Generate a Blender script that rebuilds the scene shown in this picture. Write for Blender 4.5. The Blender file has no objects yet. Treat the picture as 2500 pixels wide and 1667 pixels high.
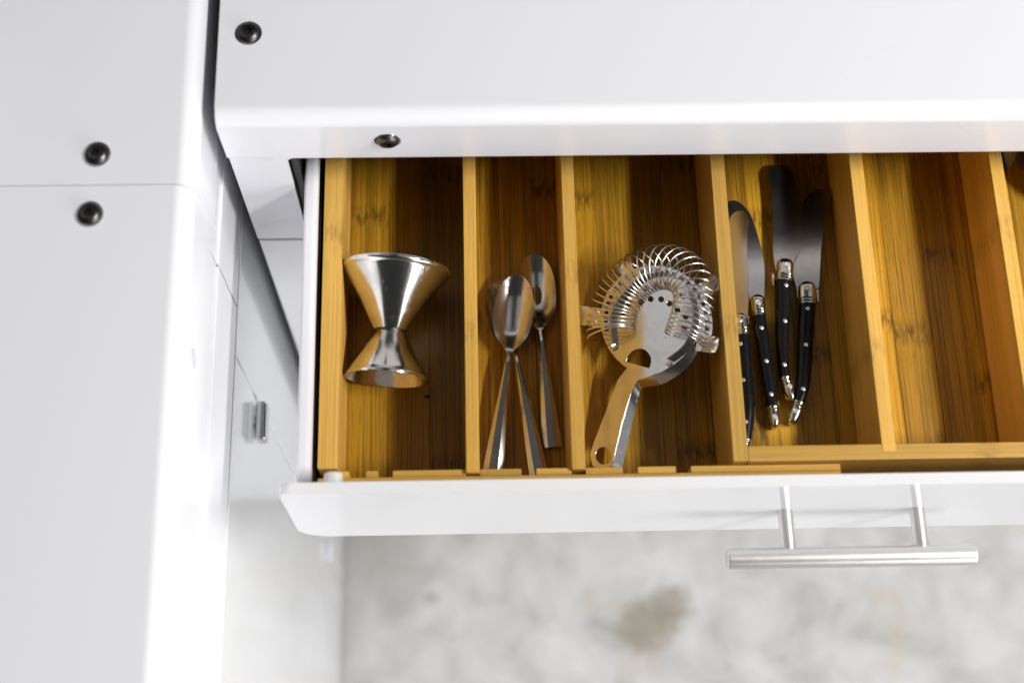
import bpy, bmesh, math, random
from mathutils import Vector, Matrix
random.seed(7)
SC = bpy.context.scene
COL = SC.collection
PI = math.pi

# ------------------------------------------------------------------ camera, world, lamps, exposure
cam_d = bpy.data.cameras.new("camera")
cam_d.sensor_width = 36.0
cam_d.lens = 49.967
cam_d.clip_start = 0.02
cam_d.clip_end = 60
cam_d.dof.use_dof = True
cam_d.dof.focus_distance = 0.872
cam_d.dof.aperture_fstop = 3.9
cam = bpy.data.objects.new("camera", cam_d)
COL.objects.link(cam)
rx, ry, rz = (0.999519, -0.021964, 0.021872), (0.013167, 0.939647, 0.341891), (-0.028061, -0.341439, 0.939485)
cam.matrix_world = Matrix(((rx[0], ry[0], rz[0], 0.0), (rx[1], ry[1], rz[1], 0.0), (rx[2], ry[2], rz[2], 1.595), (0, 0, 0, 1)))
SC.camera = cam

world = bpy.data.worlds.new("World")
SC.world = world
world.use_nodes = True
bg = world.node_tree.nodes["Background"]
bg.inputs["Color"].default_value = (0.93, 0.95, 1.0, 1)
bg.inputs["Strength"].default_value = 0.035


def area_lamp(name, loc, target, sx, sy, power, colour, shape='RECTANGLE'):
    d = bpy.data.lights.new(name, 'AREA')
    d.shape = shape
    d.size = sx
    if shape in ('RECTANGLE', 'ELLIPSE'):
        d.size_y = sy
    d.energy = power
    d.color = colour
    o = bpy.data.objects.new(name, d)
    COL.objects.link(o)
    o.location = loc
    o.rotation_euler = (Vector(target) - Vector(loc)).to_track_quat('-Z', 'Y').to_euler()
    return o


# a long narrow lamp high at the right, a wide low window in front, a panel added at left and two overhead for the metal to mirror
area_lamp("key_lamp", (1.72, -0.18, 2.70), (0.12, 0.30, 0.78), 1.0, 0.12, 74, (1.0, 0.975, 0.94))
area_lamp("window_light", (2.2, -1.9, 1.2), (-0.1, 0.2, 0.68), 2.4, 1.4, 84, (0.95, 0.97, 1.0))
area_lamp("left_panel_light", (-1.65, 1.15, 2.35), (0.1, 0.3, 0.8), 1.5, 1.5, 4.0, (0.96, 0.97, 1.0))  # panel added at left for the white mirrored in the strainer plate
area_lamp("overhead_panel", (-0.95, 0.7, 3.0), (-0.95, 0.7, 0.0), 1.2, 1.6, 1.7, (0.97, 0.98, 1.0))  # pair of panels added overhead for bright bands mirrored in the jigger
area_lamp("overhead_panel", (0.85, 0.7, 3.0), (0.85, 0.7, 0.0), 1.0, 1.6, 1.5, (0.97, 0.98, 1.0))

SC.view_settings.view_transform = 'Standard'
SC.view_settings.look = 'None'
SC.view_settings.exposure = 0.06
SC.view_settings.gamma = 1.0
SC.cycles.use_denoising = True
SC.cycles.max_bounces = 10
SC.cycles.glossy_bounces = 6
SC.cycles.sample_clamp_indirect = 8.0


# ------------------------------------------------------------------ materials
class NT:
    def __init__(self, name):
        self.m = bpy.data.materials.new(name)
        self.m.use_nodes = True
        self.t = self.m.node_tree
        self.b = self.t.nodes["Principled BSDF"]

    def n(self, kind, **kw):
        nd = self.t.nodes.new(kind)
        for k, v in kw.items():
            setattr(nd, k, v)
        return nd

    def l(self, a, b):
        self.t.links.new(a, b)

    def val(self, sock, v):
        if hasattr(v, "is_output"):
            self.l(v, sock)
        else:
            sock.default_value = v

    def math(self, op, a, b=0.0, c=None):
        nd = self.n('ShaderNodeMath', operation=op)
        self.val(nd.inputs[0], a)
        self.val(nd.inputs[1], b)
        if c is not None:
            self.val(nd.inputs[2], c)
        return nd.outputs[0]

    def coords(self, scale=(1, 1, 1), offset=None, rot=(0, 0, 0)):
        tc = self.n('ShaderNodeTexCoord')
        mp = self.n('ShaderNodeMapping')
        mp.inputs['Scale'].default_value = scale
        mp.inputs['Rotation'].default_value = rot
        self.l(tc.outputs['Object'], mp.inputs['Vector'])
        if offset is not None:
            self.l(offset, mp.inputs['Location'])
        return mp.outputs[0]

    def noise(self, vec, scale, detail=4, rough=0.55, dist=0.0):
        nd = self.n('ShaderNodeTexNoise')
        nd.inputs['Scale'].default_value = scale
        nd.inputs['Detail'].default_value = detail
        nd.inputs['Roughness'].default_value = rough
        nd.inputs['Distortion'].default_value = dist
        self.l(vec, nd.inputs['Vector'])
        return nd.outputs['Fac']

    def ramp(self, fac, stops):
        nd = self.n('ShaderNodeValToRGB')
        e = nd.color_ramp.elements
        while len(e) < len(stops):
            e.new(0.5)
        for el, (p, c) in zip(e, stops):
            el.position = p
            el.color = (*c, 1) if len(c) == 3 else c
        self.l(fac, nd.inputs[0])
        return nd.outputs[0]

    def mix(self, fac, a, b, mode='MIX'):
        nd = self.n('ShaderNodeMix', data_type='RGBA', blend_type=mode)
        self.val(nd.inputs[0], fac)
        for s, v in ((nd.inputs[6], a), (nd.inputs[7], b)):
            if hasattr(v, "is_output"):
                self.l(v, s)
            else:
                s.default_value = (*v, 1)
        return nd.outputs[2]

    def bump(self, h, strength, dist):
        nd = self.n('ShaderNodeBump')
        nd.inputs['Strength'].default_value = strength
        nd.inputs['Distance'].default_value = dist
        self.l(h, nd.inputs['Height'])
        self.l(nd.outputs[0], self.b.inputs['Normal'])

    def set(self, **kw):
        for k, v in kw.items():
            s = self.b.inputs[k.replace('_', ' ')]
            if hasattr(v, "is_output"):
                self.l(v, s)
            elif isinstance(v, tuple) and len(v) == 3:
                s.default_value = (*v, 1)
            else:
                s.default_value = v


def white_paint(name, col=(0.795, 0.80, 0.835), rough=0.28, coat=0.5):
    m = NT(name)
    v = m.coords()
    big = m.noise(v, 3.0, 3)
    fine = m.noise(v, 220.0, 3)
    specks = m.noise(v, 90.0, 2, 0.4)
    c = m.mix(m.math('MULTIPLY', big, 0.10), col, tuple(x * 0.93 for x in col))
    smudge = m.ramp(specks, [(0.0, (0, 0, 0)), (0.78, (0, 0, 0)), (0.86, (1, 1, 1)), (1.0, (1, 1, 1))])
    c = m.mix(m.math('MULTIPLY', smudge, 0.35), c, (0.45, 0.43, 0.42))
    m.set(Base_Color=c, Roughness=m.math('MULTIPLY_ADD', big, 0.12, rough - 0.06), Coat_Weight=coat, Coat_Roughness=0.07)
    m.bump(fine, 0.05, 0.0006)
    return m.m


def bamboo(name, light, mid, dark, axis='Y', fibre=1.0, rough=0.42):
    m = NT(name)
    oi = m.n('ShaderNodeObjectInfo')
    comb = m.n('ShaderNodeCombineXYZ')
    for i, k in enumerate((3.1, 7.7, 5.3)):
        m.l(m.math('MULTIPLY', oi.outputs['Random'], k), comb.inputs[i])
    off = comb.outputs[0]

    def sc(a, b):
        return (a, b, a) if axis == 'Y' else (b, a, a)
    fine = m.noise(m.coords(sc(1250, 12), off), 1.0, 5, 0.6)
    streak = m.noise(m.coords(sc(420, 4), off), 1.0, 3, 0.5)
    broad = m.noise(m.coords(sc(60, 2.5), off), 1.0, 2, 0.5)
    short = m.noise(m.coords(sc(1200, 60), off), 1.0, 2, 0.5)
    c = m.ramp(broad, [(0.25, mid), (0.62, light)])
    f1 = m.ramp(streak, [(0.0, (1, 1, 1)), (0.36, (1, 1, 1)), (0.5, (0, 0, 0)), (1.0, (0, 0, 0))])
    f2 = m.ramp(fine, [(0.0, (1, 1, 1)), (0.38, (1, 1, 1)), (0.52, (0, 0, 0)), (1.0, (0, 0, 0))])
    f3 = m.ramp(short, [(0.0, (1, 1, 1)), (0.32, (1, 1, 1)), (0.42, (0, 0, 0)), (1.0, (0, 0, 0))])
    c = m.mix(m.math('MULTIPLY', f1, 0.35 * fibre), c, dark)
    c = m.mix(m.math('MULTIPLY', f2, 0.45 * fibre), c, dark)
    c = m.mix(m.math('MULTIPLY', f3, 0.3 * fibre), c, dark)
    # the culm nodes: a scribbled darker band across each strip
    sep = m.n('ShaderNodeSeparateXYZ')
    m.l(m.coords((1, 1, 1)), sep.inputs[0])
    along = sep.outputs[1] if axis == 'Y' else sep.outputs[0]
    scrib = m.noise(m.coords(sc(420, 90), off), 1.0, 3, 0.6)
    pos = m.math('ADD', along, m.math('MULTIPLY', scrib, 0.014))
    pos = m.math('ADD', m.math('MULTIPLY', pos, 5.2), m.math('MULTIPLY', oi.outputs['Random'], 13.7))
    d = m.math('ABSOLUTE', m.math('SUBTRACT', m.math('FRACT', pos), 0.5))
    band = m.ramp(d, [(0.0, (1, 1, 1)), (0.018, (0.8, 0.8, 0.8)), (0.05, (0, 0, 0)), (1.0, (0, 0, 0))])
    scr2 = m.ramp(scrib, [(0.4, (0, 0, 0)), (0.6, (1, 1, 1))])
    node = m.math('MULTIPLY', band, scr2)
    c = m.mix(m.math('MULTIPLY', node, 0.75 * min(1.0, fibre + 0.1)), c, dark)
    # each strip a slightly different tone
    tone = m.math('MULTIPLY_ADD', oi.outputs['Random'], 0.50, 0.72)
    cc = m.n('ShaderNodeCombineXYZ')
    for i in range(3):
        m.l(tone, cc.inputs[i])
    c = m.mix(1.0, c, cc.outputs[0], 'MULTIPLY')
    m.set(Base_Color=c, Roughness=m.math('MULTIPLY_ADD', fine, 0.25, rough - 0.12), Specular_IOR_Level=0.35)
    h = m.math('SUBTRACT', m.math('MULTIPLY', fine, 0.6), m.math('MULTIPLY', node, 0.5))
    m.bump(h, 0.25, 0.0005)
    return m.m


def metal(name, col, rough, brushed=None, wear=0.0):
    m = NT(name)
    v = m.coords()
    smudge = m.noise(v, 60.0, 4, 0.6)
    spots = m.ramp(m.noise(v, 210.0, 3, 0.5, 0.8), [(0.0, (0, 0, 0)), (0.60, (0, 0, 0)), (0.68, (1, 1, 1)), (1.0, (1, 1, 1))])
    scratch = m.ramp(m.noise(m.coords((1500, 60, 300), None, (0, 0, 0.5)), 1.0, 2, 0.5), [(0.0, (0, 0, 0)), (0.66, (0, 0, 0)), (0.72, (1, 1, 1)), (1.0, (1, 1, 1))])
    r = m.math('MULTIPLY_ADD', smudge, 0.16, rough - 0.05)
    r = m.math('ADD', r, m.math('MULTIPLY', m.math('MAXIMUM', spots, scratch), 0.09 if wear > 0.45 else 0.02))
    c = m.mix(m.math('MULTIPLY', m.ramp(smudge, [(0.45, (0, 0, 0)), (0.75, (1, 1, 1))]), wear), col, tuple(x * 0.6 for x in col))
    m.set(Base_Color=c, Metallic=1.0, Roughness=r)
    if brushed:
        h = m.noise(m.coords(brushed), 1.0, 3, 0.6)
        m.bump(h, 0.12, 0.0003)
    else:
        m.bump(m.noise(v, 45.0, 2), 0.03, 0.002)
    return m.m


def plain(name, col, rough=0.5, spec=0.5, metallic=0.0, var=0.15, scale=80.0):
    m = NT(name)
    v = m.coords()
    nz = m.noise(v, scale, 4)
    c = m.mix(nz, tuple(x * (1 - var) for x in col), tuple(min(1, x * (1 + var)) for x in col))
    m.set(Base_Color=c, Roughness=m.math('MULTIPLY_ADD', nz, 0.16, rough - 0.08), Specular_IOR_Level=spec, Metallic=metallic)
    m.bump(nz, 0.06, 0.0006)
    return m.m


M = {}
M['white'] = white_paint('white_powder_coat')
M['white_front'] = white_paint('white_gloss_front', (0.79, 0.79, 0.80), 0.2, 0.8)
M['drawer_white'] = white_paint('white_drawer_metal', (0.76, 0.75, 0.79), 0.35, 0.2)
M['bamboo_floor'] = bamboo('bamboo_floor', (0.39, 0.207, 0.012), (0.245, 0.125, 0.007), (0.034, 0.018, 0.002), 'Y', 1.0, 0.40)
M['bamboo_floor_lit'] = bamboo('bamboo_floor_lit', (0.56, 0.300, 0.020), (0.38, 0.190, 0.010), (0.045, 0.024, 0.003), 'Y', 1.0, 0.40)  # lighter copy of bamboo_floor with the brighter light at right in its colour
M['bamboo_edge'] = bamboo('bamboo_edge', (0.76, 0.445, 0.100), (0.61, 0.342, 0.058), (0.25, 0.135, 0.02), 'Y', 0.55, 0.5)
M['bamboo_cross'] = bamboo('bamboo_cross', (0.68, 0.40, 0.090), (0.55, 0.315, 0.055), (0.28, 0.14, 0.025), 'X', 0.5, 0.5)
M['steel'] = metal('polished_steel', (0.68, 0.655, 0.62), 0.12, None, 0.5)
M['steel_dull'] = metal('worn_steel', (0.62, 0.60, 0.57), 0.19, None, 0.4)
M['brushed'] = metal('brushed_steel', (0.70, 0.675, 0.66), 0.34, (6, 900, 900), 0.1)
M['wire'] = metal('spring_wire', (0.78, 0.77, 0.76), 0.21)
M['screw'] = metal('dark_screw', (0.10, 0.095, 0.09), 0.33, None, 0.2)
M['socket'] = plain('screw_socket', (0.012, 0.011, 0.011), 0.5, 0.3)
M['black'] = plain('black_plastic', (0.012, 0.012, 0.013), 0.34, 0.4)
M['mat'] = plain('dark_drawer_floor', (0.02, 0.017, 0.015), 0.7, 0.2)
M['black_handle'] = plain('black_handle', (0.006, 0.006, 0.0065), 0.26, 0.25, 0, 0.1, 60)
M['rivet'] = metal('pale_rivet', (0.83, 0.82, 0.80), 0.35)
M['pale_plastic'] = plain('pale_plastic', (0.72, 0.72, 0.66), 0.45, 0.4)
M['chrome'] = metal('chrome', (0.62, 0.62, 0.64), 0.10)
M['crumb'] = plain('brown_crumb', (0.03, 0.018, 0.01), 0.8, 0.2)
M['body'] = plain('cabinet_carcass', (0.55, 0.55, 0.56), 0.6, 0.3, 0, 0.05)


def stone_mat():
    m = NT('pale_stone')
    v = m.coords()
    a = m.noise(v, 15.0, 5, 0.62, 0.5)
    b = m.noise(v, 6.5, 4, 0.55, 0.6)
    s = m.noise(v, 34.0, 4, 0.6)
    c = m.ramp(a, [(0.28, (0.29, 0.282, 0.268)), (0.44, (0.385, 0.378, 0.368)), (0.60, (0.45, 0.446, 0.442)), (0.78, (0.53, 0.53, 0.53))])
    pa = m.ramp(b, [(0.0, (1, 1, 1)), (0.30, (1, 1, 1)), (0.40, (0, 0, 0)), (1.0, (0, 0, 0))])
    c = m.mix(m.math('MULTIPLY', pa, 0.6), c, (0.40, 0.345, 0.27))
    # one worn brown patch and a small grey pit, as on the photographed floor
    tc = m.n('ShaderNodeTexCoord')
    for (x, y, r, col, k) in ((0.192, 0.240, 0.036, (0.20, 0.172, 0.13), 0.95), (0.222, 0.268, 0.034, (0.21, 0.185, 0.145), 0.9), (-0.05, 0.277, 0.014, (0.25, 0.24, 0.22), 0.8), (0.09, 0.09, 0.07, (0.42, 0.33, 0.25), 0.6), (-0.12, 0.14, 0.07, (0.36, 0.34, 0.31), 0.6), (-0.10, 0.33, 0.06, (0.40, 0.385, 0.35), 0.6)):
        dn = m.n('ShaderNodeVectorMath', operation='DISTANCE')
        m.l(tc.outputs['Object'], dn.inputs[0])
        dn.inputs[1].default_value = (x, y, 0)
        d = m.math('ADD', dn.outputs['Value'], m.math('MULTIPLY', m.math('SUBTRACT', s, 0.5), r * 1.2))
        d = m.math('ADD', d, m.math('MULTIPLY', m.math('SUBTRACT', a, 0.5), r * 1.6))
        k *= 0.8
        k2 = m.ramp(m.math('DIVIDE', d, r), [(0.45, (k, k, k)), (1.0, (0, 0, 0))])
        c = m.mix(k2, c, col)
    m.set(Base_Color=c, Roughness=0.75)
    m.bump(s, 0.35, 0.004)
    return m.m


M['stone'] = stone_mat()


# ------------------------------------------------------------------ object helpers
def empty(name, loc):
    o = bpy.data.objects.new(name, None)
    o.empty_display_size = 0.02
    COL.objects.link(o)
    o.location = loc
    return o


def tag(o, label, cat, group=None):
    o['label'] = label
    o['category'] = cat
    if group:
        o['group'] = group
    return o


def base_of(o):
    v = Vector((0, 0, 0))
    while o is not None:
        v += o.location
        o = o.parent
    return v


def obj(name, bm, mat, parent=None, loc=None, smooth=True, angle=32, label=None):
    """Link a bmesh drawn in world coordinates as one object; loc (world) becomes its origin."""
    bmesh.ops.recalc_face_normals(bm, faces=bm.faces)
    org = Vector(loc) if loc is not None else (base_of(parent) if parent else Vector((0, 0, 0)))
    bmesh.ops.translate(bm, vec=-org, verts=bm.verts)
    me = bpy.data.meshes.new(name)
    bm.to_mesh(me)
    bm.free()
    me.materials.append(M[mat])
    if smooth:
        me.shade_smooth()
        me.set_sharp_from_angle(angle=math.radians(angle))
    o = bpy.data.objects.new(name, me)
    COL.objects.link(o)
    if smooth and len(me.vertices) < 420:
        w = o.modifiers.new('even_normals', 'WEIGHTED_NORMAL')
        w.keep_sharp = True
        w.weight = 100
    if parent:
        o.parent = parent
        o.location = org - base_of(parent)
    else:
        o.location = org
    if label:
        o['label'] = label
    return o


def box(bm, x0, x1, y0, y1, z0, z1, bev=0.0, seg=2):
    r = bmesh.ops.create_cube(bm, size=1.0)
    vs = r['verts']
    for v in vs:
        v.co = Vector(((x0 + x1) / 2 + v.co.x * (x1 - x0), (y0 + y1) / 2 + v.co.y * (y1 - y0), (z0 + z1) / 2 + v.co.z * (z1 - z0)))
    if bev > 0:
        es = {e for v in vs for e in v.link_edges}
        bmesh.ops.bevel(bm, geom=list(es), offset=bev, segments=seg, profile=0.5, affect='EDGES')
    return bm


def bbox(*a, **k):
    return box(bmesh.new(), *a, **k)


def prism(poly, axis, a, b, bev=0.0, seg=2):
    """Extrude a closed 2D outline along an axis. axis 'y': outline (x,z); 'x': outline (y,z); 'z': outline (x,y)."""
    bm = bmesh.new()

    def P(p, t):
        if axis == 'y':
            return (p[0], t, p[1])
        if axis == 'x':
            return (t, p[0], p[1])
        return (p[0], p[1], t)
    v0 = [bm.verts.new(P(p, a)) for p in poly]
    v1 = [bm.verts.new(P(p, b)) for p in poly]
    f0 = bm.faces.new(v0)
    f1 = bm.faces.new(v1[::-1])
    n = len(poly)
    for i in range(n):
        bm.faces.new((v0[i], v1[i], v1[(i + 1) % n], v0[(i + 1) % n]))
    if bev > 0:
        es = list(f0.edges) + list(f1.edges)
        bmesh.ops.bevel(bm, geom=es, offset=bev, segments=seg, profile=0.5, affect='EDGES')
    return bm


def arc(cx, cy, r, a0, a1, n):
    return [(cx + r * math.cos(math.radians(a0 + (a1 - a0) * i / n)), cy + r * math.sin(math.radians(a0 + (a1 - a0) * i / n))) for i in range(n + 1)]


def rrect(x0, x1, z0, z1, r, n=5):
    return arc(x1 - r, z1 - r, r, 0, 90, n) + arc(x0 + r, z1 - r, r, 90, 180, n) + arc(x0 + r, z0 + r, r, 180, 270, n) + arc(x1 - r, z0 + r, r, 270, 360, n)


def lathe(bm, prof, origin, axis, n=48, close=False):
    """prof: list of (t along axis, radius)."""
    axis = Vector(axis).normalized()
    up = Vector((0, 0, 1)) if abs(axis.z) < 0.9 else Vector((1, 0, 0))
    u = axis.cross(up).normalized()
    w = axis.cross(u)
    o = Vector(origin)
    rings = []
    for t, r in prof:
        if r < 1e-7:
            rings.append([bm.verts.new(o + axis * t)])
        else:
            rings.append([bm.verts.new(o + axis * t + (u * math.cos(2 * PI * i / n) + w * math.sin(2 * PI * i / n)) * r) for i in range(n)])
    pairs = list(zip(rings, rings[1:])) + ([(rings[-1], rings[0])] if close else [])
    for a, b in pairs:
        for i in range(n):
            j = (i + 1) % n
            if len(a) == 1 and len(b) > 1:
                bm.faces.new((a[0], b[i], b[j]))
            elif len(b) == 1 and len(a) > 1:
                bm.faces.new((a[i], b[0], a[j]))
            elif len(a) > 1:
                bm.faces.new((a[i], b[i], b[j], a[j]))
    return bm


def tube(bm, pts, r, n=8, caps=True):
    pts = [Vector(p) for p in pts]
    prev = None
    rings = []
    for i, p in enumerate(pts):
        t = (pts[min(i + 1, len(pts) - 1)] - pts[max(i - 1, 0)]).normalized()
        if prev is None:
            ref = Vector((0, 0, 1)) if abs(t.z) < 0.9 else Vector((1, 0, 0))
            u = t.cross(ref).normalized()
        else:
            u = (prev - t * prev.dot(t)).normalized()
        prev = u
        w = t.cross(u)
        rr = r if not callable(r) else r(i / (len(pts) - 1))
        rings.append([bm.verts.new(p + (u * math.cos(2 * PI * k / n) + w * math.sin(2 * PI * k / n)) * rr) for k in range(n)])
    for a, b in zip(rings, rings[1:]):
        for k in range(n):
            bm.faces.new((a[k], b[k], b[(k + 1) % n], a[(k + 1) % n]))
    if caps:
        bm.faces.new(rings[0][::-1])
        bm.faces.new(rings[-1])
    return bm


def catmull(pts, n):
    """n+1 samples along a Catmull-Rom spline through tuples of any width."""
    out = []
    k = len(pts) - 1
    for s in range(n + 1):
        f = s / n * k
        i = min(int(f), k - 1)
        t = f - i
        p0, p1, p2, p3 = pts[max(i - 1, 0)], pts[i], pts[i + 1], pts[min(i + 2, k)]
        out.append(tuple(0.5 * (2 * b + (c - a) * t + (2 * a - 5 * b + 4 * c - d) * t * t + (3 * b - a - 3 * c + d) * t ** 3)
                         for a, b, c, d in zip(p0, p1, p2, p3)))
    return out


def sweep(bm, st, expo=2.5, n=20):
    """st: stations (x, y, z, half_width, half_height) along a path lying about flat; superellipse section, closed ends."""
    rings = []
    for i, (x, y, z, hw, hh) in enumerate(st):
        a = st[max(i - 1, 0)]
        b = st[min(i + 1, len(st) - 1)]
        t = Vector((b[0] - a[0], b[1] - a[1], 0)).normalized()
        side = Vector((t.y, -t.x, 0))
        ring = []
        for k in range(n):
            th = 2 * PI * k / n
            c, s = math.cos(th), math.sin(th)
            ring.append(bm.verts.new(Vector((x, y, z)) + side * (hw * math.copysign(abs(c) ** (2 / expo), c)) + Vector((0, 0, hh * math.copysign(abs(s) ** (2 / expo), s)))))
        rings.append(ring)
    for a, b in zip(rings, rings[1:]):
        for k in range(n):
            bm.faces.new((a[k], b[k], b[(k + 1) % n], a[(k + 1) % n]))
    bm.faces.new(rings[0][::-1])
    bm.faces.new(rings[-1])
    return bm


def mm(pts):
    return [tuple(c / 1000 for c in p) for p in pts]


# ------------------------------------------------------------------ floor
fl = obj('floor', bbox(-4, 4, -4, 4, -0.05, 0.0), 'stone')
fl['kind'] = 'structure'
fl['label'] = 'pale worn stone floor with beige patches'

# ------------------------------------------------------------------ side cabinet (left)
side = empty('side_cabinet', (-0.45, 0.30, 0.0))
tag(side, 'white metal cabinet along the left edge with two dark screws in its top', 'cabinet')


def worktop_profile_left(xe, zb):
    t = 0.0016
    r = 0.0105
    o = [(-0.80, 0.9)] + arc(xe - r, 0.9 - r, r, 90, 0, 8) + [(xe, zb), (xe - t, zb)] + arc(xe - r, 0.9 - r, r - t, 0, 90, 8) + [(-0.80, 0.9 - t)]
    return o


obj('worktop', prism(worktop_profile_left(-0.1484, 0.8405), 'y', 0.34545, 1.15, 0.0004, 1), 'white', side)
obj('worktop', prism(worktop_profile_left(-0.1494, 0.8450), 'y', -0.55, 0.34505, 0.0004, 1), 'white', side)
obj('carcass', bbox(-0.795, -0.156, -0.54, 1.14, 0.004, 0.838, 0.002), 'body', side)
for (a, b) in ((-0.54, 0.3322), (0.3338, 1.14)):
    obj('upper_rail', bbox(-0.1558, -0.1502, a, b, 0.8180, 0.8446, 0.0006), 'white', side)
    obj('fascia', bbox(-0.1558, -0.1490, a, b, 0.7508, 0.8172, 0.0008), 'white', side)
for (a, b) in ((-0.54, 0.3000), (0.3018, 1.14)):
    dr = obj('door', bbox(-0.1558, -0.1486, a, b, 0.006, 0.7485, 0.0012), 'white_front', side)
    if a < 0:
        for zc, yc in ((0.661, 0.283), (0.177, 0.293)):
            k = bmesh.new()
            hl = 0.0138 if zc > 0.5 else 0.009
            box(k, -0.1478, -0.1400 if zc > 0.5 else -0.1440, yc - hl, yc + hl, zc - 0.007, zc + 0.007, 0.0026, 3)
            lathe(k, [(0, 0.0), (0, 0.0045), (0.002, 0.004), (0.002, 0)], (-0.1486, yc, zc), (1, 0, 0), 20)
            obj('knob', k, 'chrome' if zc > 0.5 else 'white', dr)  # lower knob in white, the light's paling of it put into the colour


def screw(loc, axis, parent):
    bm = bmesh.new()
    lathe(bm, [(-0.0015, 0.0), (-0.0015, 0.0064), (0.0004, 0.0064), (0.0012, 0.0062), (0.0024, 0.0050), (0.0029, 0.0036), (0.0029, 0.0024), (0.0006, 0.0022), (0.0004, 0.0)], loc, axis, 28)
    s = obj('screw', bm, 'screw', parent)
    bm = bmesh.new()
    lathe(bm, [(0.0007, 0.0), (0.0007, 0.00215), (0.0011, 0.00215), (0.0011, 0.0)], loc, axis, 6)
    obj('socket', bm, 'socket', s, smooth=False)
    bm = bmesh.new()
    lathe(bm, [(-0.0004, 0.0064), (-0.0004, 0.0078), (0.00025, 0.0076), (0.0003, 0.0066)], loc, axis, 28, close=True)
    obj('washer', bm, 'chrome', s)
    return s


screw((-0.2023, 0.3636, 0.9), (0, 0, 1), side)
screw((-0.2035, 0.3280, 0.9), (0, 0, 1), side)
pg = bmesh.new()
lathe(pg, [(-0.001, 0), (-0.001, 0.0058), (0.0003, 0.0056), (0.0005, 0.005), (0.0002, 0.0042), (0.0002, 0)], (-0.1494, 0.2553, 0.8725), (1, 0, 0), 24)
obj('plug', pg, 'body', side)

# ------------------------------------------------------------------ drawer cabinet (rear)
unit = empty('drawer_cabinet', (0.30, 0.75, 0.0))
tag(unit, 'white metal cabinet across the top with its cutlery drawer pulled open', 'cabinet')
XL, XR, YF = -0.1403, 0.80, 0.3835
t, r = 0.0016, 0.0095
prof = [(1.15, 0.9)] + [(y, z) for y, z in arc(YF + r, 0.9 - r, r, 90, 180, 8)] + [(YF, 0.8562), (YF + t, 0.8562)] + arc(YF + r, 0.9 - r, r - t, 180, 90, 8) + [(1.15, 0.9 - t)]
obj('worktop', prism(prof, 'x', XL, XR, 0.0005, 1), 'white', unit)
obj('side_panel', bbox(XL + 0.001, XL + 0.0026, YF + 0.003, 1.14, 0.02, 0.8965), 'white', unit)
obj('side_panel', bbox(XR - 0.0026, XR - 0.001, YF + 0.003, 1.14, 0.02, 0.8965), 'white', unit)
obj('back_panel', bbox(XL + 0.003, XR - 0.003, 1.13, 1.136, 0.02, 0.8965), 'white', unit)
# face frame round the drawer opening, with rounded upper corners
ox0, ox1, zt, zb = -0.1062, 0.472, 0.8527, 0.7395
ir = 0.0035
fr = [(XL + 0.0008, zb), (XL + 0.0008, 0.8560), (XR - 0.001, 0.8560), (XR - 0.001, zb), (ox1, zb)] + arc(ox1 - ir, zt - ir, ir, 0, 90, 5) + arc(ox0 + ir, zt - ir, ir, 90, 180, 5) + [(ox0, zb)]
obj('face_frame', prism(fr, 'y', YF + 0.0012, YF + 0.0032, 0.0003, 1), 'white', unit)
obj('lower_front', bbox(XL + 0.0012, XR - 0.001, YF + 0.0006, YF + 0.0205, 0.03, 0.7372, 0.0012), 'white_front', unit)
obj('added_dark_sheet', bbox(XL + 0.004, XR - 0.004, YF + 0.004, 1.12, 0.8568, 0.8590), 'black', unit)  # unseen dark sheet added so the blades mirror black and bounce drops
obj('partition', bbox(XL + 0.004, XR - 0.004, YF + 0.022, 1.12, 0.731, 0.7365), 'body', unit)
for (x, y, z, ax) in ((-0.1234, 0.4388, 0.9, (0, 0, 1)), (-0.0464, YF, 0.8755, (0, -1, 0)), (0.46, 0.4388, 0.9, (0, 0, 1))):
    screw((x, y, z), ax, unit)
# runner seen in the gap beside the drawer
rl = bmesh.new()
box(rl, -0.1060, -0.1012, YF + 0.006, 0.98, 0.770, 0.8515, 0.0006)
run = obj('runner', rl, 'black', unit)
rl = bmesh.new()
tube(rl, [(-0.1043, YF + 0.09, 0.852), (-0.1043, YF + 0.0235, 0.852), (-0.1043, YF + 0.0185, 0.848), (-0.1043, YF + 0.0125, 0.79)], 0.0006, 8)
tube(rl, [(-0.1043, YF + 0.0235, 0.8518), (-0.1008, YF + 0.0235, 0.8518)], 0.0007, 8)
obj('runner_clip', rl, 'chrome', run)

# drawer: shell > front, handle, flange, bumper
dw = bmesh.new()
x0, x1 = -0.0996, 0.462
y0, y1 = 0.1915, 0.72
zs = 0.822


def side_wall(bm, xa, xb):
    p = [(xa, 0.7545), (xa, zs - 0.0022)] + arc(xa + 0.0022, zs - 0.0022, 0.0022, 180, 90, 4) + arc(xb - 0.0040, zs - 0.0040, 0.0040, 90, 0, 4) + [(xb, 0.7545)]
    b2 = prism(p, 'y', y0, y1)
    me = bpy.data.meshes.new("tmp")
    b2.to_mesh(me)
    b2.free()
    bm.from_mesh(me)
    bpy.data.meshes.remove(me)


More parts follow.
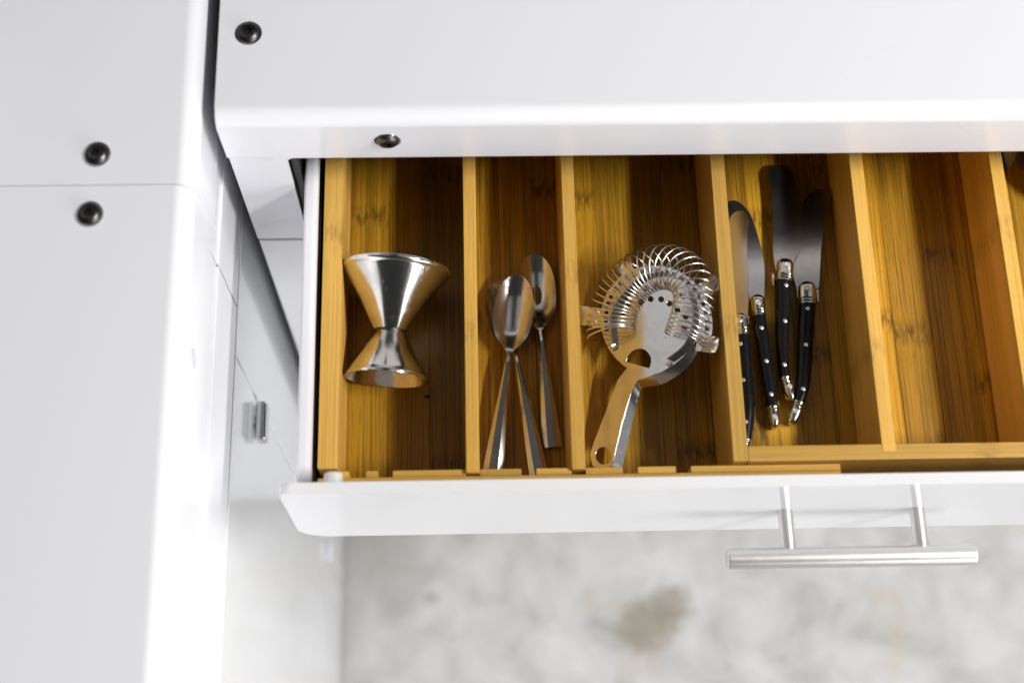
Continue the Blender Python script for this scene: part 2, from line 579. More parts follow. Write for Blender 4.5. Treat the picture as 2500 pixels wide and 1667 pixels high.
side_wall(dw, x0, x0 + 0.0087)
side_wall(dw, x1 - 0.0087, x1)
box(dw, x0 + 0.009, x1 - 0.009, y1 - 0.003, y1, 0.756, 0.82)
drawer = obj('drawer', dw, 'drawer_white', unit)
obj('drawer_floor', bbox(x0 + 0.0089, x1 - 0.0089, y0 + 0.001, y1 - 0.004, 0.7575, 0.7625), 'mat', drawer)
lin = bmesh.new()
box(lin, x0 + 0.0089, x0 + 0.0101, y0 + 0.002, y1 - 0.005, 0.763, 0.8155)
obj('gap_strip', lin, 'black', drawer)  # black strip in the gap between drawer side and tray
for yy in (0.3465, 0.2155, 0.2035):
    sp = bmesh.new()
    box(sp, x0 + 0.0102, x0 + 0.0112, yy - 0.003, yy + 0.003, 0.800, 0.806, 0.0004, 1)
    obj('side_spot', sp, 'screw', drawer)  # small dark metal spots set along the gap
obj('front_panel', prism(arc(0.4605, 0.849, 0.006, 0, 90, 5) + arc(-0.098, 0.849, 0.006, 90, 180, 5) + arc(-0.088, 0.7660, 0.016, 180, 270, 7) + arc(0.4505, 0.7660, 0.016, 270, 360, 7), 'y', 0.1842, 0.1906, 0.0016, 3), 'white_front', drawer)
fb = prism(arc(-0.0660, 0.8365, 0.0085, 0, 90, 5) + [(-0.0990, 0.8450), (-0.0990, 0.765), (-0.0575, 0.765)], 'y', 0.1910, 0.1928, 0.0003, 1)
obj('flange', fb, 'drawer_white', drawer)
bp = bmesh.new()
lathe(bp, [(0, 0), (0, 0.0048), (0.0012, 0.0052), (0.0058, 0.0052), (0.007, 0.0046), (0.007, 0)], (-0.0768, 0.1929, 0.8372), (0, 1, 0), 24)
obj('bumper', bp, 'pale_plastic', drawer)
hb = bmesh.new()
lathe(hb, [(0, 0), (0, 0.0052), (0.0004, 0.0058), (0.001, 0.0060), (0.1412, 0.0060), (0.1418, 0.0058), (0.1422, 0.0052), (0.1422, 0)], (0.1430, 0.1572, 0.797), (1, 0, 0), 40)
for xp in (0.1787, 0.2550):
    lathe(hb, [(0.0, 0.0), (0.0, 0.0043), (0.0268, 0.0043), (0.0268, 0.0)], (xp, 0.1842, 0.797), (0, -1, 0), 28)
obj('handle', hb, 'brushed', drawer)

# ------------------------------------------------------------------ bamboo cutlery tray (fixed part)
tray = empty('bamboo_tray', (0.06, 0.38, 0.7627))
tag(tray, 'bamboo cutlery tray with slotted front holding the jigger, spoons and strainer', 'cutlery tray')
ZF = 0.770
xs = -0.0763
k = 0
edges = [-0.0763, -0.0515, -0.0265, -0.0043, 0.0180, 0.0395, 0.0590, 0.0800, 0.1010, 0.1230, 0.1455, 0.1670, 0.1880, 0.2040]
for a, b in zip(edges, edges[1:]):
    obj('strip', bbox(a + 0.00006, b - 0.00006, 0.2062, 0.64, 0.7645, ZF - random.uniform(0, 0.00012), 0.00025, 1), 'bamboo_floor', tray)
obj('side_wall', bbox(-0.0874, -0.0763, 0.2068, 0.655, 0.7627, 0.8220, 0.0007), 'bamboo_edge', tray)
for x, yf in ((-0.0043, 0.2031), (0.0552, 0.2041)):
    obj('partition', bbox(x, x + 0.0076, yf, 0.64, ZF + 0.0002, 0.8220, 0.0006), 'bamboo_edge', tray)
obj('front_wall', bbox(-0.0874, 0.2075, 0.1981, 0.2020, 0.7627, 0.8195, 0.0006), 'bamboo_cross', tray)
# the slotted strip behind the front wall: separate teeth between the slots
teeth = [(-0.0763, -0.0700), (-0.0604, -0.0538), (-0.0455, -0.00445), (0.00345, 0.0268), (0.0352, 0.0550), (0.0630, 0.0840), (0.0925, 0.1140), (0.1225, 0.2075)]
for a, b in teeth:
    obj('tooth', bbox(a, b, 0.2021, 0.2060, 0.7645, 0.8190, 0.0005), 'bamboo_cross', tray)

# ------------------------------------------------------------------ sliding part of the tray
slide = empty('sliding_tray', (0.28, 0.40, 0.7702))
tag(slide, 'sliding bamboo tray on the right holding the black knives and an empty compartment', 'cutlery tray')
ZI = 0.7765
edges = [0.1545, 0.1760, 0.1985, 0.2200, 0.2390, 0.2610, 0.2850, 0.3060, 0.3245, 0.3460, 0.3690, 0.3920, 0.4130]
for a, b in zip(edges, edges[1:]):
    obj('strip', bbox(a + 0.00006, b - 0.00006, 0.2157, 0.64, 0.7704, ZI - random.uniform(0, 0.00012), 0.00025, 1), 'bamboo_floor_lit', slide)
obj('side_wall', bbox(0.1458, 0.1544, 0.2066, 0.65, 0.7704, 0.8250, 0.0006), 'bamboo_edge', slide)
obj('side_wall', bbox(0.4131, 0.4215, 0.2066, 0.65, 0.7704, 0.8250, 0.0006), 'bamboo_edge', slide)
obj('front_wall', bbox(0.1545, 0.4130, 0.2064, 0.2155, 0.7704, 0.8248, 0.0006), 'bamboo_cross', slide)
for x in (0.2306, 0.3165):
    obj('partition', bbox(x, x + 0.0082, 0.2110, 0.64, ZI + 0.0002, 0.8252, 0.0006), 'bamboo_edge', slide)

# ------------------------------------------------------------------ jigger
jig = empty('jigger', (-0.049, 0.30, ZF))
tag(jig, 'double ended steel jigger lying on its side in the left compartment', 'jigger')
A = Vector((-0.0458, 0.3345, ZF + 0.0328))
B = Vector((-0.0510, 0.2690, ZF + 0.0252))
ax = (B - A).normalized()
L = (B - A).length
tn = 0.0386
th = 0.0007
bm = bmesh.new()
# outer skin of both cups, then the inner skins, closed at the waist
lathe(bm, [(-0.0002, 0.0318), (-0.0010, 0.0322), (-0.0008, 0.0330), (0.0004, 0.0334), (0.0018, 0.0330), (0.0024, 0.0319), (0.0035, 0.0312),
           (tn * 0.5, 0.0204), (tn - 0.0016, 0.0106), (tn - 0.0009, 0.0102), (tn - 0.0009, 0.0), ], A, ax, 72)
lathe(bm, [(-0.0002, 0.0318), (0.002, 0.0310), (tn * 0.5, 0.0197), (tn - 0.003, 0.0098), (tn - 0.003, 0.0)], A, ax, 72)
bmesh.ops.remove_doubles(bm, verts=bm.verts, dist=1e-6)
obj('large_cup', bm, 'steel', jig, angle=50)
bm = bmesh.new()
lathe(bm, [(tn + 0.0009, 0.0), (tn + 0.0009, 0.0102), (tn + 0.0018, 0.0108), (tn + (L - tn) * 0.5, 0.0166), (L - 0.0035, 0.0232), (L - 0.0018, 0.0240), (L - 0.0010, 0.0247), (L, 0.0252), (L + 0.0009, 0.0250), (L + 0.0010, 0.0243), (L + 0.0002, 0.0238)], A, ax, 72)
lathe(bm, [(L + 0.0002, 0.0238), (L - 0.003, 0.0225), (tn + (L - tn) * 0.5, 0.0159), (tn + 0.003, 0.0102), (tn + 0.003, 0.0)], A, ax, 72)
bmesh.ops.remove_doubles(bm, verts=bm.verts, dist=1e-6)
obj('small_cup', bm, 'steel', jig, angle=50)
bm = bmesh.new()
lathe(bm, [(tn - 0.0008, 0.0), (tn - 0.0008, 0.0094), (tn + 0.0008, 0.0094), (tn + 0.0008, 0.0)], A, ax, 48)
obj('waist_seam', bm, 'screw', jig)


# ------------------------------------------------------------------ spoons
def smooth01(x):
    x = max(0.0, min(1.0, x))
    return x * x * (3 - 2 * x)


BOWL = [(0, 0.02), (0.012, 0.23), (0.04, 0.42), (0.1, 0.64), (0.2, 0.84), (0.32, 0.96), (0.45, 1.0), (0.58, 0.99), (0.7, 0.92), (0.8, 0.78), (0.88, 0.57), (0.94, 0.34), (0.98, 0.19), (1.0, 0.145)]


def interp(tab, x):
    for (a, va), (b, vb) in zip(tab, tab[1:]):
        if x <= b:
            return va + (vb - va) * (x - a) / (b - a)
    return tab[-1][1]


def spoon(tip, neck, end, bw, hw0, hw1, z0, ztilt=0.0, label='', rim=0.0052, neck_z=0.0075, end_z=0.0022, deep=0.0062, group=None):
    tip, neck, end = (Vector((*p, 0)) / 1000 for p in (tip, neck, end))
    root = empty('spoon', ((tip.x + end.x) / 2, (tip.y + end.y) / 2, z0))
    tag(root, label, 'spoon', group)
    d = (neck - tip)
    LB = d.length
    d.normalize()
    s = Vector((-d.y, d.x, 0))
    # bowl
    bm = bmesh.new()
    NU, NV = 34, 18
    th = 0.0009
    grids = []
    for off in (0.0, -th):
        g = []
        for i in range(NU + 1):
            u = (i / NU)
            u = 0.5 - 0.5 * math.cos(PI * u)
            w = interp(BOWL, u) * bw / 2
            prof = math.sin(PI * min(1, max(0, u * 0.96 + 0.02))) ** 0.75
            base = rim + (neck_z - rim) * smooth01((u - 0.72) / 0.28)
            row = []
            for j in range(NV + 1):
                v = -1 + 2 * j / NV
                depth = deep * prof * (1 - abs(v) ** 2.3) * min(1.0, (w / (bw / 2)) * 1.15)
                z = z0 + base - depth + off + ztilt * (1 - u)
                row.append(bm.verts.new(tip + d * (u * LB) + s * (v * w) + Vector((0, 0, z))))
            g.append(row)
        grids.append(g)
    for gi, g in enumerate(grids):
        for i in range(NU):
            for j in range(NV):
                q = (g[i][j], g[i + 1][j], g[i + 1][j + 1], g[i][j + 1])
                bm.faces.new(q if gi else q[::-1])
    a, b = grids
    for i in range(NU):
        bm.faces.new((a[i][0], b[i][0], b[i + 1][0], a[i + 1][0]))
        bm.faces.new((a[i][NV], a[i + 1][NV], b[i + 1][NV], b[i][NV]))
    for j in range(NV):
        bm.faces.new((a[0][j], a[0][j + 1], b[0][j + 1], b[0][j]))
        bm.faces.new((a[NU][j], b[NU][j], b[NU][j + 1], a[NU][j + 1]))
    obj('bowl', bm, 'steel_dull', root, angle=60)
    # handle: narrow neck flaring to a facetted flat end
    bm = bmesh.new()
    dh = (end - neck)
    LH = dh.length
    dh.normalize()
    sh = Vector((-dh.y, dh.x, 0))
    NS = 40
    rows = []
    for i in range(NS + 1):
        u = i / NS
        w = hw0 + (hw1 - hw0) * smooth01((u - 0.02) / 1.1) ** 0.9
        tk = 0.0024 - 0.0006 * u
        if u > 0.985:
            w *= 1 - 0.12 * (u - 0.985) / 0.015
        arch = neck_z + (end_z - neck_z) * u + 0.0028 * math.sin(PI * min(1, u * 1.15)) - 0.0012 * smooth01(1 - u / 0.12)
        cx = neck + dh * (u * LH)
        if u < 0.15:   # bend smoothly out of the bowl's direction
            kk = (1 - u / 0.15) ** 2
            cx = cx + (d - dh) * (u * LH) * kk
        row = []
        for vx, vz in ((-1, -0.25), (-0.5, 0.5), (0.5, 0.5), (1, -0.25), (0.85, -0.5), (-0.85, -0.5)):
            fl = 0.62 if abs(vx) == 0.5 else 1.0
            row.append(bm.verts.new(cx + sh * (vx * w * fl if abs(vx) != 0.5 else vx * w * 0.9) + Vector((0, 0, z0 + arch + vz * tk))))
        rows.append(row)
    for p, q in zip(rows, rows[1:]):
        for j in range(6):
            bm.faces.new((p[j], q[j], q[(j + 1) % 6], p[(j + 1) % 6]))
    bm.faces.new(rows[0])
    bm.faces.new(rows[-1][::-1])
    obj('handle', bm, 'steel_dull', root, angle=18)
    return root


G = 'small spoons in the narrow compartment'
spoon((39.6, 356.1), (41.8, 304.5), (47.3, 231.0), 23.5 / 1000, 0.0016, 0.0060, ZF + 0.0006, label='small spoon lying apart with its bowl in shadow behind the crossed pair', group=G)
spoon((16.6, 338.0), (26.2, 290.2), (39.6, 209.5), 23.5 / 1000, 0.0016, 0.0060, ZF + 0.0006, label='small spoon mostly hidden under the bowl of the topmost spoon', group=G)
spoon((28.6, 338.4), (22.3, 288.5), (10.4, 210.0), 24.4 / 1000, 0.0017, 0.0064, ZF + 0.0062, ztilt=0.0035, label='topmost spoon of the crossed pair with a bright bowl', neck_z=0.0060, end_z=-0.002, group=G)
G2 = 'spoons in the far right compartment'
spoon((372.5, 385.0), (372.5, 452.0), (374.0, 545.0), 45 / 1000, 0.0024, 0.0080, ZI + 0.004, label='large spoon whose dark bowl shows at the right edge', deep=0.009, rim=0.0085, group=G2)
spoon((336.5, 404.5), (347.0, 468.0), (351.0, 560.0), 28 / 1000, 0.0020, 0.0070, ZI + 0.0006, label='spoon tip beside the far right bamboo divider under the cabinet edge', deep=0.008, rim=0.0075, group=G2)

# ------------------------------------------------------------------ cocktail strainer
ZP = 0.7865
stn = empty('cocktail_strainer', (0.112, 0.300, ZF))
tag(stn, 'steel cocktail strainer with a coiled spring in the third compartment', 'strainer')


PLK = math.tan(math.radians(32.5))
PLN = Vector((-math.sin(math.radians(32.5)), 0.0, math.cos(math.radians(32.5))))


def tilt(p):
    """outline measured on a level plane -> the strainer's own leaning plane: left ear on the floor, right ears on the bamboo wall"""
    s_ = (1.595 - 0.7725 + 0.0655 * PLK) / (0.805 + PLK * p[0])
    q = Vector((p[0] * s_, p[1] * s_, 1.595 - 0.805 * s_))
    return q + PLN * (p[2] - ZP)


def tilt_v(x, y, h):
    """the same, onto a plane raised h above the strainer's plate"""
    s_ = (1.595 - 0.7725 - h / math.cos(math.radians(32.5)) + 0.0655 * PLK) / (0.805 + PLK * x)
    return Vector((x * s_, y * s_, 1.595 - 0.805 * s_))


def curve_plate(name, outlines, th, z):
    cu = bpy.data.curves.new(name, 'CURVE')
    cu.dimensions = '2D'
    cu.fill_mode = 'BOTH'
    cu.extrude = th / 2
    for pts in outlines:
        sp_ = cu.splines.new('POLY')
        sp_.points.add(len(pts) - 1)
        for q, p in zip(sp_.points, pts):
            q.co = (p[0], p[1], 0, 1)
        sp_.use_cyclic_u = True
    o = bpy.data.objects.new(name, cu)
    COL.objects.link(o)
    bpy.context.view_layer.update()
    me = bpy.data.meshes.new_from_object(o.evaluated_get(bpy.context.evaluated_depsgraph_get()))
    bpy.data.objects.remove(o)
    bm = bmesh.new()
    bm.from_mesh(me)
    bpy.data.meshes.remove(me)
    bpy.data.curves.remove(cu)
    bmesh.ops.remove_doubles(bm, verts=bm.verts, dist=1e-6)
    for v in bm.verts:
        v.co.z += z
    return bm


PC = (112.3, 304.5)
PR = (34.0, 36.5)


def pell(a, k=1.0):
    return (PC[0] + PR[0] * k * math.cos(math.radians(a)), PC[1] + PR[1] * k * math.sin(math.radians(a)))


out = []
# right side from the handle root round to the handle root again, castellated along the spring
out += [(104.6, 268.6), (113.0, 271.6), (120.6, 276.0), (126.8, 281.0), (133.0, 288.5), (137.5, 293.0)]
a = -17
while a < 236:
    out.append(pell(a))
    a += 4
out += [(87.0, 267.2), (79.5, 249.0), (70.7, 227.9), (68.6, 221.5), (69.5, 215.0), (73.5, 211.0), (79.0, 211.5), (82.0, 217.5), (88.4, 241.0), (94.0, 258.0), (98.5, 266.5)]
holes = [[(x + 1.85 * math.cos(2 * PI * i / 16), y + 2.0 * math.sin(2 * PI * i / 16)) for i in range(16)] for x, y in
         [(92.0, 309.2), (95.9, 316.0), (100.7, 321.7), (107.0, 325.9), (113.5, 328.2), (119.8, 328.1), (124.7, 325.4), (129.0, 320.6), (103.2, 316.8), (109.5, 318.8), (115.9, 318.5), (120.9, 315.7), (125.5, 311.3), (130.3, 307.1), (128.8, 299.6)]]
for k_ in range(22):
    aa = -12 + k_ * 9.4
    holes.append([pell(aa, 0.87), pell(aa + 5.2, 0.87), pell(aa + 5.2, 0.945), pell(aa, 0.945)])
hm = catmull([(92.4, 278.5), (93.9, 282.1), (97.0, 285.6), (101.7, 286.8), (105.3, 285.1), (107.5, 281.2), (107.3, 277.0), (106.2, 274.2)], 28)
hh = [(76.4 + 4.75 * math.cos(2 * PI * i / 24), 220.5 + 5.4 * math.sin(2 * PI * i / 24)) for i in range(24)]
bm = curve_plate('plate', [mm(out)] + [mm(h) for h in holes] + [mm(hm), mm(hh)], 0.0008, ZP)
for v in bm.verts:
    v.co = tilt(v.co)
obj('plate', bm, 'steel', stn, smooth=False)


def strip_wall(bm, base, top, th=0.0007):
    """thin upright strip between two polylines of 3D points"""
    n = len(base)
    rows = []
    for i in range(n):
        a_, b_ = Vector(base[max(i - 1, 0)]), Vector(base[min(i + 1, n - 1)])
        tg = (b_ - a_).normalized()
        nr = Vector((tg.y, -tg.x, 0)) * (th / 2)
        rows.append([bm.verts.new(Vector(base[i]) + nr), bm.verts.new(Vector(top[i]) + nr), bm.verts.new(Vector(top[i]) - nr), bm.verts.new(Vector(base[i]) - nr)])
    for p, q in zip(rows, rows[1:]):
        for j in range(4):
            bm.faces.new((p[j], q[j], q[(j + 1) % 4], p[(j + 1) % 4]))
    bm.faces.new(rows[0])
    bm.faces.new(rows[-1][::-1])


# upturned, outward leaning rim at the lower right, running on into the right flange of the handle
inner = catmull(mm([(133.0, 288.5), (126.8, 281.0), (120.6, 276.0), (113.0, 271.6), (104.6, 268.6), (99.4, 267.0), (95.6, 263.5), (91.6, 256.5), (88.0, 245.0), (84.2, 229.0), (80.6, 214.0)]), 56)
outer = catmull(mm([(136.4, 285.6), (129.4, 275.4), (121.0, 268.8), (113.0, 264.6), (105.6, 263.2), (100.2, 261.4), (97.2, 252.5), (93.6, 240.0), (90.2, 227.0), (86.2, 212.0)]), 56)


def dip(y):
    return 0.0


bs = [tilt((x, y, ZP)) for x, y in inner]
tp = [tilt_v(x, y, -0.0040) for x, y in outer]
bm = bmesh.new()
strip_wall(bm, bs, tp)
obj('rim', bm, 'steel', stn, angle=50)
# retaining ring inside the coil
ring = catmull(mm([(86.9, 289.2), (86.3, 303.4), (88.3, 311.2), (93.4, 319.8), (100.5, 327.6), (109.0, 333.6), (116.5, 335.4), (123.0, 334.0), (130.3, 329.0), (135.0, 320.9), (136.6, 312.0), (135.7, 301.3), (132.5, 291.7), (127.5, 285.1), (119.2, 278.9)]), 70)
bm = bmesh.new()
strip_wall(bm, [tilt((x, y, ZP + 0.0005)) for x, y in ring], [tilt((x, y, ZP + 0.0042)) for x, y in ring], 0.0011)
obj('ring', bm, 'steel_dull', stn, angle=50)
for (x, y, dx, dy) in ((0.0869, 0.2893, -0.0034, -0.0022), (0.1192, 0.2789, -0.0016, -0.0030)):
    p = tilt((x, y, ZP + 0.0022))
    bm = bmesh.new()
    tube(bm, [p, p + Vector((dx * 0.5, dy * 0.5, 0.0004)), p + Vector((dx, dy, -0.0012))], 0.0009, 8)
    obj('ring_end', bm, 'wire', stn)


# ears
def ear(c, ang, w, l, up, r0=0.0):
    bm = bmesh.new()
    n1, n2 = 8, 6
    th_ = 0.0008
    ca, sa = math.cos(math.radians(ang)), math.sin(math.radians(ang))
    gr = []
    for off in (0, -th_):
        g = []
        for i in range(n1 + 1):
            u = i / n1
            ww = w * (1.0 if u < 0.7 else math.sqrt(max(0.0, 1 - ((u - 0.7) / 0.3) ** 2 * r0)))
            row = []
            for j in range(n2 + 1):
                v = -1 + 2 * j / n2
                x = c[0] / 1000 + ca * u * l - sa * v * ww / 2
                y = c[1] / 1000 + sa * u * l + ca * v * ww / 2
                row.append(bm.verts.new(tilt((x, y, ZP + off - 0.0004 + up * u * u + 0.0012 * v * v * u))))
            g.append(row)
        gr.append(g)
    for gi, g in enumerate(gr):
        for i in range(n1):
            for j in range(n2):
                bm.faces.new((g[i][j], g[i + 1][j], g[i + 1][j + 1], g[i][j + 1]))
    a_, b_ = gr
    for i in range(n1):
        for j in (0, n2):
            bm.faces.new((a_[i][j], b_[i][j], b_[i + 1][j], a_[i + 1][j]))
    for j in range(n2):
        for i in (0, n1):
            bm.faces.new((a_[i][j], b_[i][j], b_[i][j + 1], a_[i][j + 1]))
    obj('ear', bm, 'steel', stn, angle=50)


ear((80.5, 306.5), 172, 0.0125, 0.0155, 0.0012, 0.1)
ear((138.8, 322.5), 20, 0.0105, 0.0165, 0.0080, 0.75)
ear((135.6, 290.5), -14, 0.0105, 0.0155, 0.0060, 0.25)
ear((98.5, 334.0), 122, 0.0085, 0.0100, 0.0, 0.75)

# the coil: centre line ellipse-like path, about 36 turns
cl = catmull([(84.6, 296.0), (84.6, 301.3), (87.6, 314.1), (96.6, 328.8), (107.5, 337.2), (119.5, 340.0), (130.2, 336.0), (136.4, 327.2), (136.2, 314.9), (132.2, 301.8), (127.6, 290.5)], 200)
TURNS = 35
LEAN = -0.0022
NPT = TURNS * 30
cum = [0.0]
for p, q in zip(cl, cl[1:]):
    cum.append(cum[-1] + math.dist(p, q))
pts = []
# the coil is squeezed at both ends and stretched on the left
ci = 0
for i in range(NPT + 1):
    f = i / NPT
    g = f - 0.018 * math.sin(2 * PI * f) - 0.022 * (smooth01(f / 0.10) * (1 - smooth01((f - 0.10) / 0.2))) + 0.018 * (smooth01((1 - f) / 0.08) * (1 - smooth01((0.92 - f) / 0.2)))
    g = 0.0 if g < 0 else (1.0 if g > 1 else g)
    sarc = g * cum[-1]
    j = max(0, min(len(cl) - 2, next((k_ for k_ in range(len(cum) - 1) if cum[k_ + 1] >= sarc), len(cl) - 2)))
    tt = (sarc - cum[j]) / max(1e-9, cum[j + 1] - cum[j])
    x = cl[j][0] + (cl[j + 1][0] - cl[j][0]) * tt
    y = cl[j][1] + (cl[j + 1][1] - cl[j][1]) * tt
    q0 = tilt((cl[j][0] / 1000, cl[j][1] / 1000, ZP + 0.0006))
    q1 = tilt((cl[j + 1][0] / 1000, cl[j + 1][1] / 1000, ZP + 0.0006))
    tg = (q1 - q0).normalized()
    nr = tg.cross(PLN).normalized()
    ph = 2 * PI * TURNS * f
    R = interp([(0, 0.0150), (0.3, 0.0148), (0.6, 0.0130), (1.0, 0.0124)], f)
    # loops lean along the coil as in a slack spring
    p = q0.lerp(q1, tt) + nr * (R * math.cos(ph)) + PLN * (R * 0.92 * math.sin(ph)) + tg * (LEAN * math.sin(ph))
    p.z = max(p.z, ZF + 0.0009)
    pts.append(p)
bm = bmesh.new()
tube(bm, pts, 0.00053, 7)
obj('spring', bm, 'wire', stn, angle=80)


# ------------------------------------------------------------------ spreader knives
def stations(Lp, Rp, z, hh, n):
    c = [((a_[0] + b_[0]) / 2000, (a_[1] + b_[1]) / 2000, z, math.dist(a_, b_) / 2000, hh) for a_, b_ in zip(Lp, Rp)]
    return catmull(c, n)


def dome(st, at_start=True, frac=0.35, amount=1.0):
    """round off one end of a sweep by shrinking its sections along a quarter circle"""
    n = len(st)
    o = []
    for i, (x, y, z, w, h) in enumerate(st):
        f = i / (n - 1) if at_start else 1 - i / (n - 1)
        s_ = 1.0 if f >= frac else max(0.12, math.sqrt(1 - (1 - f / frac) ** 2))
        s_ = 1 - (1 - s_) * amount
        o.append((x, y, z, w * s_, h * (0.45 + 0.55 * s_)))
    return o


def knife(label, blade, bol, hL, hR, cap, rivets, pins, zh, zbl, pin_side=None, roll=0.0, lift=0.0, shift=0.0):
    """all outlines in millimetres on the drawer plane; zh handle centre height, zbl blade height"""
    root = empty('spreader_knife', ((hL[0][0] + hR[0][0]) / 2000, (hL[0][1] + hR[0][1]) / 2000, ZI))
    tag(root, label, 'knife', 'black handled spreader knives')
    bl = [tuple(p) for p in mm(blade)]
    bm = prism(bl, 'z', zbl - 0.0006, zbl + 0.0006, 0.0003, 1)
    bmesh.ops.triangulate(bm, faces=[f for f in bm.faces if len(f.verts) > 4])
    obj('blade', bm, 'steel_dull', root, angle=40)
    # bolster: rounded dome with two ribs next to the handle
    st = stations(bol[0], bol[1], zh, 0.0049, 26)
    st = dome(st, True, 0.34, 0.9)
    n = len(st)
    st2 = []
    for i, (x, y, z, w, h) in enumerate(st):
        f = i / (n - 1)
        k_ = 1.0
        for c_ in (0.76, 0.88):
            if abs(f - c_) < 0.028:
                k_ = 0.90
        st2.append((x, y, z, w * k_, h * k_))
    bm = bmesh.new()
    sweep(bm, st2, 3.0, 28)
    bo = obj('bolster', bm, 'steel', root, angle=50)
    # handle
    st = stations(hL, hR, zh, 0.0047, 40)
    bm = bmesh.new()
    sweep(bm, st, 2.4, 28)
    ho = obj('handle', bm, 'black_handle', root, angle=60)
    # end cap
    st = stations(cap[0], cap[1], zh, 0.0047, 22)
    st = dome(st, False, 0.42, 0.9)
    n = len(st)
    st = [(x, y, z, w * (0.9 if abs(i / (n - 1) - 0.16) < 0.03 or abs(i / (n - 1) - 0.30) < 0.03 else 1), h * (0.92 if abs(i / (n - 1) - 0.16) < 0.03 or abs(i / (n - 1) - 0.30) < 0.03 else 1)) for i, (x, y, z, w, h) in enumerate(st)]
    bm = bmesh.new()
    sweep(bm, st, 2.8, 28)
    co = obj('end_cap', bm, 'steel', root, angle=50)
    for (x, y) in rivets:
        bm = bmesh.new()
        lathe(bm, [(-0.002, 0), (-0.002, 0.00125), (0.0001, 0.00125), (0.00026, 0.0009), (0.0003, 0)], (x / 1000, y / 1000, zh + 0.00465), (0, 0, 1), 20)
        obj('rivet', bm, 'rivet', ho)
    for (x, y), par, rr in zip(pins, (bo, co), (0.0019, 0.0017)):
        if (x, y) == (0, 0):
            continue
        bm = bmesh.new()
        lathe(bm, [(-0.002, 0), (-0.002, rr), (0.0002, rr), (0.0004, rr * 0.85), (0.0001, rr * 0.8), (0.0001, rr * 0.66), (0.0005, rr * 0.5), (0.0006, 0)], (x / 1000, y / 1000, zh + 0.0051), (0, 0, 1), 22)
        obj('pin', bm, 'rivet', par)
    root.rotation_euler.y = math.radians(roll)
    root.location.z += lift
    root.location.x += shift
    if pin_side:     # the spring end that sticks out beside the bolster
        bm = bmesh.new()
        (xa, ya), (xb, yb) = mm(pin_side)
        sweep(bm, [(xa, ya, zh, 0.0004, 0.0012), (xa * 0.8 + xb * 0.2, ya * 0.8 + yb * 0.2, zh, 0.0012, 0.0018), (xa * 0.4 + xb * 0.6, ya * 0.4 + yb * 0.6, zh, 0.0012, 0.0018), (xb, yb, zh, 0.0006, 0.0014)], 2.4, 12)
        obj('spring_end', bm, 'steel', root, angle=50)
    return root


knife('black handled spreader at the right of the four knives with its blade leaning right',
      catmull([(202.4, 322), (202.2, 329.0), (201.2, 336.0), (201.6, 343.0), (204.6, 352.0), (207.6, 366.9), (210.7, 380.6), (212.6, 387.5), (216.6, 393.0), (221.3, 395.5), (225.6, 394.4), (228.1, 391.0), (228.1, 387.0), (226.1, 380.0), (222.6, 366.8), (219.7, 353.2), (217.8, 339.8), (216.2, 329.9), (213.3, 322)], 70),
      ([(203.4, 330.9), (202.5, 324.0), (202.4, 316.3)], [(213.8, 330.9), (213.6, 324.0), (212.8, 316.2)]),
      [(202.2, 316.4), (199.6, 297.9), (196.7, 274.7), (194.9, 262.5), (193.0, 254.2)], [(212.7, 316.2), (209.9, 297.8), (206.2, 274.6), (203.6, 262.4), (199.8, 253.0)],
      ([(193.0, 254.2), (190.2, 248.0), (187.6, 241.0)], [(199.8, 253.0), (197.4, 246.6), (193.8, 239.4)]),
      [(206.9, 312.2), (203.7, 288.9), (199.4, 261.0)], [(208.1, 325.6), (193.8, 247.3)], 0.7828, 0.7800, [(214.6, 327.0), (214.4, 317.6)], -6, 0.0006)
kn = [o for o in bpy.data.objects if o.name.startswith('spreader_knife')][0]
for k_, (pts_) in enumerate([[(209.0, 346.0), (209.6, 348.6), (210.2, 346.4), (210.8, 348.4), (211.2, 346.6)], [(213.0, 349.0), (213.8, 346.8), (214.6, 347.4), (213.8, 345.6), (215.4, 346.2)], [(211.9, 344.2), (213.6, 345.2), (215.1, 344.4), (213.4, 343.4), (212.6, 343.6)]]):
    bm = bmesh.new()
    tube(bm, [(a_[0], a_[1], 0.78062) for a_ in catmull(mm(pts_), 16)], 0.00013, 5)
    obj('engraving', bm, 'screw', next(c for c in kn.children if c.name.startswith('blade')))
knife('black handled spreader in the middle of the four knives with the longest dark blade',
      catmull([(189.6, 336), (188.4, 347.0), (188.9, 360.4), (190.2, 380.8), (190.4, 396.0), (190.2, 407.2), (192.3, 411.1), (196.3, 412.8), (201.3, 412.4), (204.9, 409.9), (206.6, 404.2), (208.1, 395.8), (209.5, 389.0), (209.5, 380.6), (208.5, 371.7), (207.0, 360.1), (205.4, 352.7), (202.5, 348.7), (200.4, 343.4), (199.4, 336)], 70),
      ([(189.6, 346.3), (189.2, 339.5), (188.0, 331.6)], [(200.0, 346.3), (199.6, 339.5), (198.2, 331.5)]),
      [(187.7, 331.7), (186.2, 313.8), (184.9, 298.1), (184.6, 282.6), (184.8, 268.8)], [(197.8, 331.6), (195.8, 313.7), (193.3, 298.0), (191.4, 282.5), (191.0, 268.7)],
      ([(184.8, 268.8), (186.0, 261.0), (188.6, 253.6)], [(191.0, 268.7), (192.2, 261.6), (193.6, 254.6)]),
      [(193.1, 327.7), (190.3, 304.2), (187.4, 276.0)], [(195.2, 340.8), (189.4, 262.0)], 0.7836, 0.7822, [(186.6, 338.5), (186.4, 329.0)], 3, 0.0004)
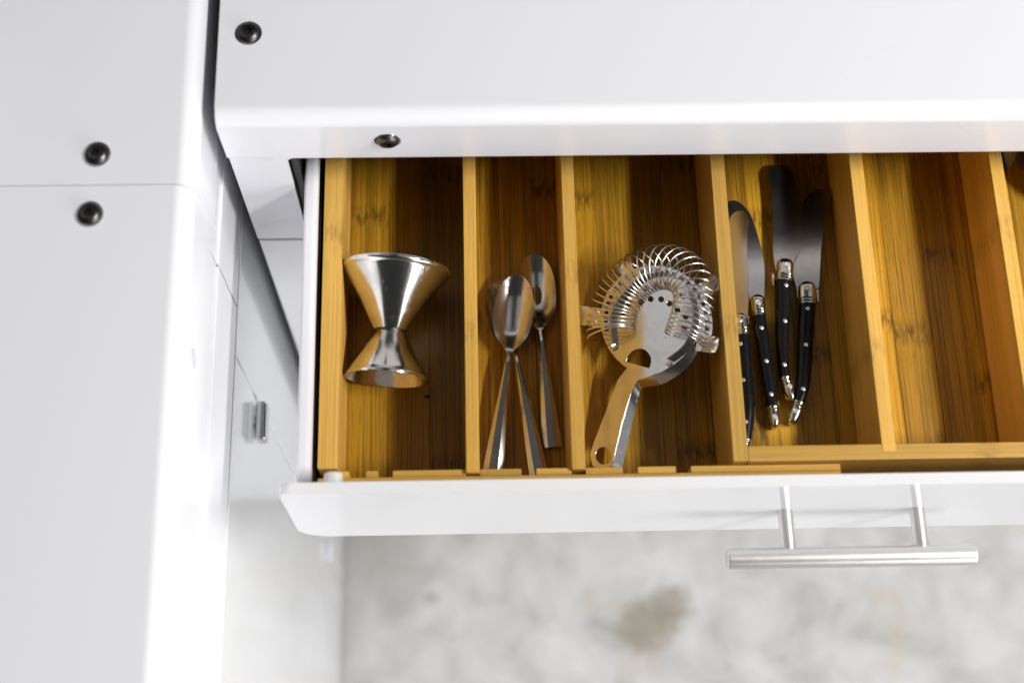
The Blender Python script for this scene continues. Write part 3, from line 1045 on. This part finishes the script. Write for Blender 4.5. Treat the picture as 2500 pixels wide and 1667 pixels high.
knife('black handled spreader second from left with a wide rounded blade under its neighbour',
      catmull([(172.3, 316), (172.2, 331.0), (170.6, 346.0), (165.0, 366.0), (162.2, 380.0), (163.2, 388.2), (167.3, 389.8), (171.9, 387.7), (176.7, 381.1), (179.5, 372.1), (182.4, 356.3), (183.3, 344.2), (182.4, 331.5), (180.6, 316)], 70),
      ([(171.6, 323.2), (171.9, 317.0), (172.8, 309.6)], [(180.9, 323.2), (180.6, 317.0), (180.6, 309.5)]),
      [(172.5, 309.7), (172.6, 297.0), (173.3, 284.2), (174.2, 268.7), (176.3, 251.3)], [(180.5, 309.5), (181.6, 297.0), (182.2, 284.0), (183.1, 268.7), (183.3, 251.1)],
      ([(176.3, 251.3), (176.8, 245.0), (177.6, 237.8)], [(183.3, 251.1), (183.6, 245.0), (183.0, 237.8)]),
      [(176.6, 300.7), (177.8, 279.3), (178.9, 258.2)], [(175.9, 317.3), (180.0, 243.6)], 0.7818, 0.7788)
knife('black handled spreader at the left pressed against the bamboo wall, its blade mirroring bamboo',
      catmull([(160.6, 303), (160.4, 330.0), (160.6, 352.0), (161.0, 366.0), (162.5, 372.9), (165.2, 376.3), (168.8, 377.8), (172.2, 376.2), (174.0, 372.1), (173.4, 366.0), (171.9, 353.8), (171.2, 343.8), (171.1, 331.8), (170.0, 318.0), (168.0, 303)], 70),
      ([(158.6, 309.6), (158.4, 303.0), (158.5, 295.4)], [(168.3, 309.6), (168.6, 303.0), (168.8, 295.2)]),
      [(158.5, 295.4), (158.0, 271.3), (157.8, 252.3), (157.0, 241.1), (156.4, 230.0)], [(168.8, 295.2), (168.3, 271.3), (168.2, 252.3), (166.8, 241.1), (164.6, 230.0)],
      ([(156.4, 230.0), (156.2, 224.0), (156.6, 217.0)], [(164.6, 230.0), (164.0, 224.0), (162.6, 217.0)]),
      [(163.2, 289.0), (163.0, 266.0), (162.6, 240.0)], [(163.5, 304.0), (160.2, 223.5)], 0.7850, 0.7868, [(171.4, 308.5), (170.4, 300.0)], -17, 0.0015, 0.0028)

# ------------------------------------------------------------------ a crumb on the tray floor
bm = bmesh.new()
bmesh.ops.create_icosphere(bm, subdivisions=2, radius=0.001)
for v in bm.verts:
    v.co = Vector((v.co.x * 1.9 - 0.0276, v.co.y * 1.0 + 0.2648, v.co.z * 0.8 + ZF + 0.0007)) + Vector((random.uniform(-1, 1), random.uniform(-1, 1), random.uniform(-0.4, 0.4))) * 0.0003
cr = obj('crumb', bm, 'crumb', None, (-0.0276, 0.2648, ZF))
tag(cr, 'tiny dark crumb on the bamboo in front of the jigger', 'crumb')
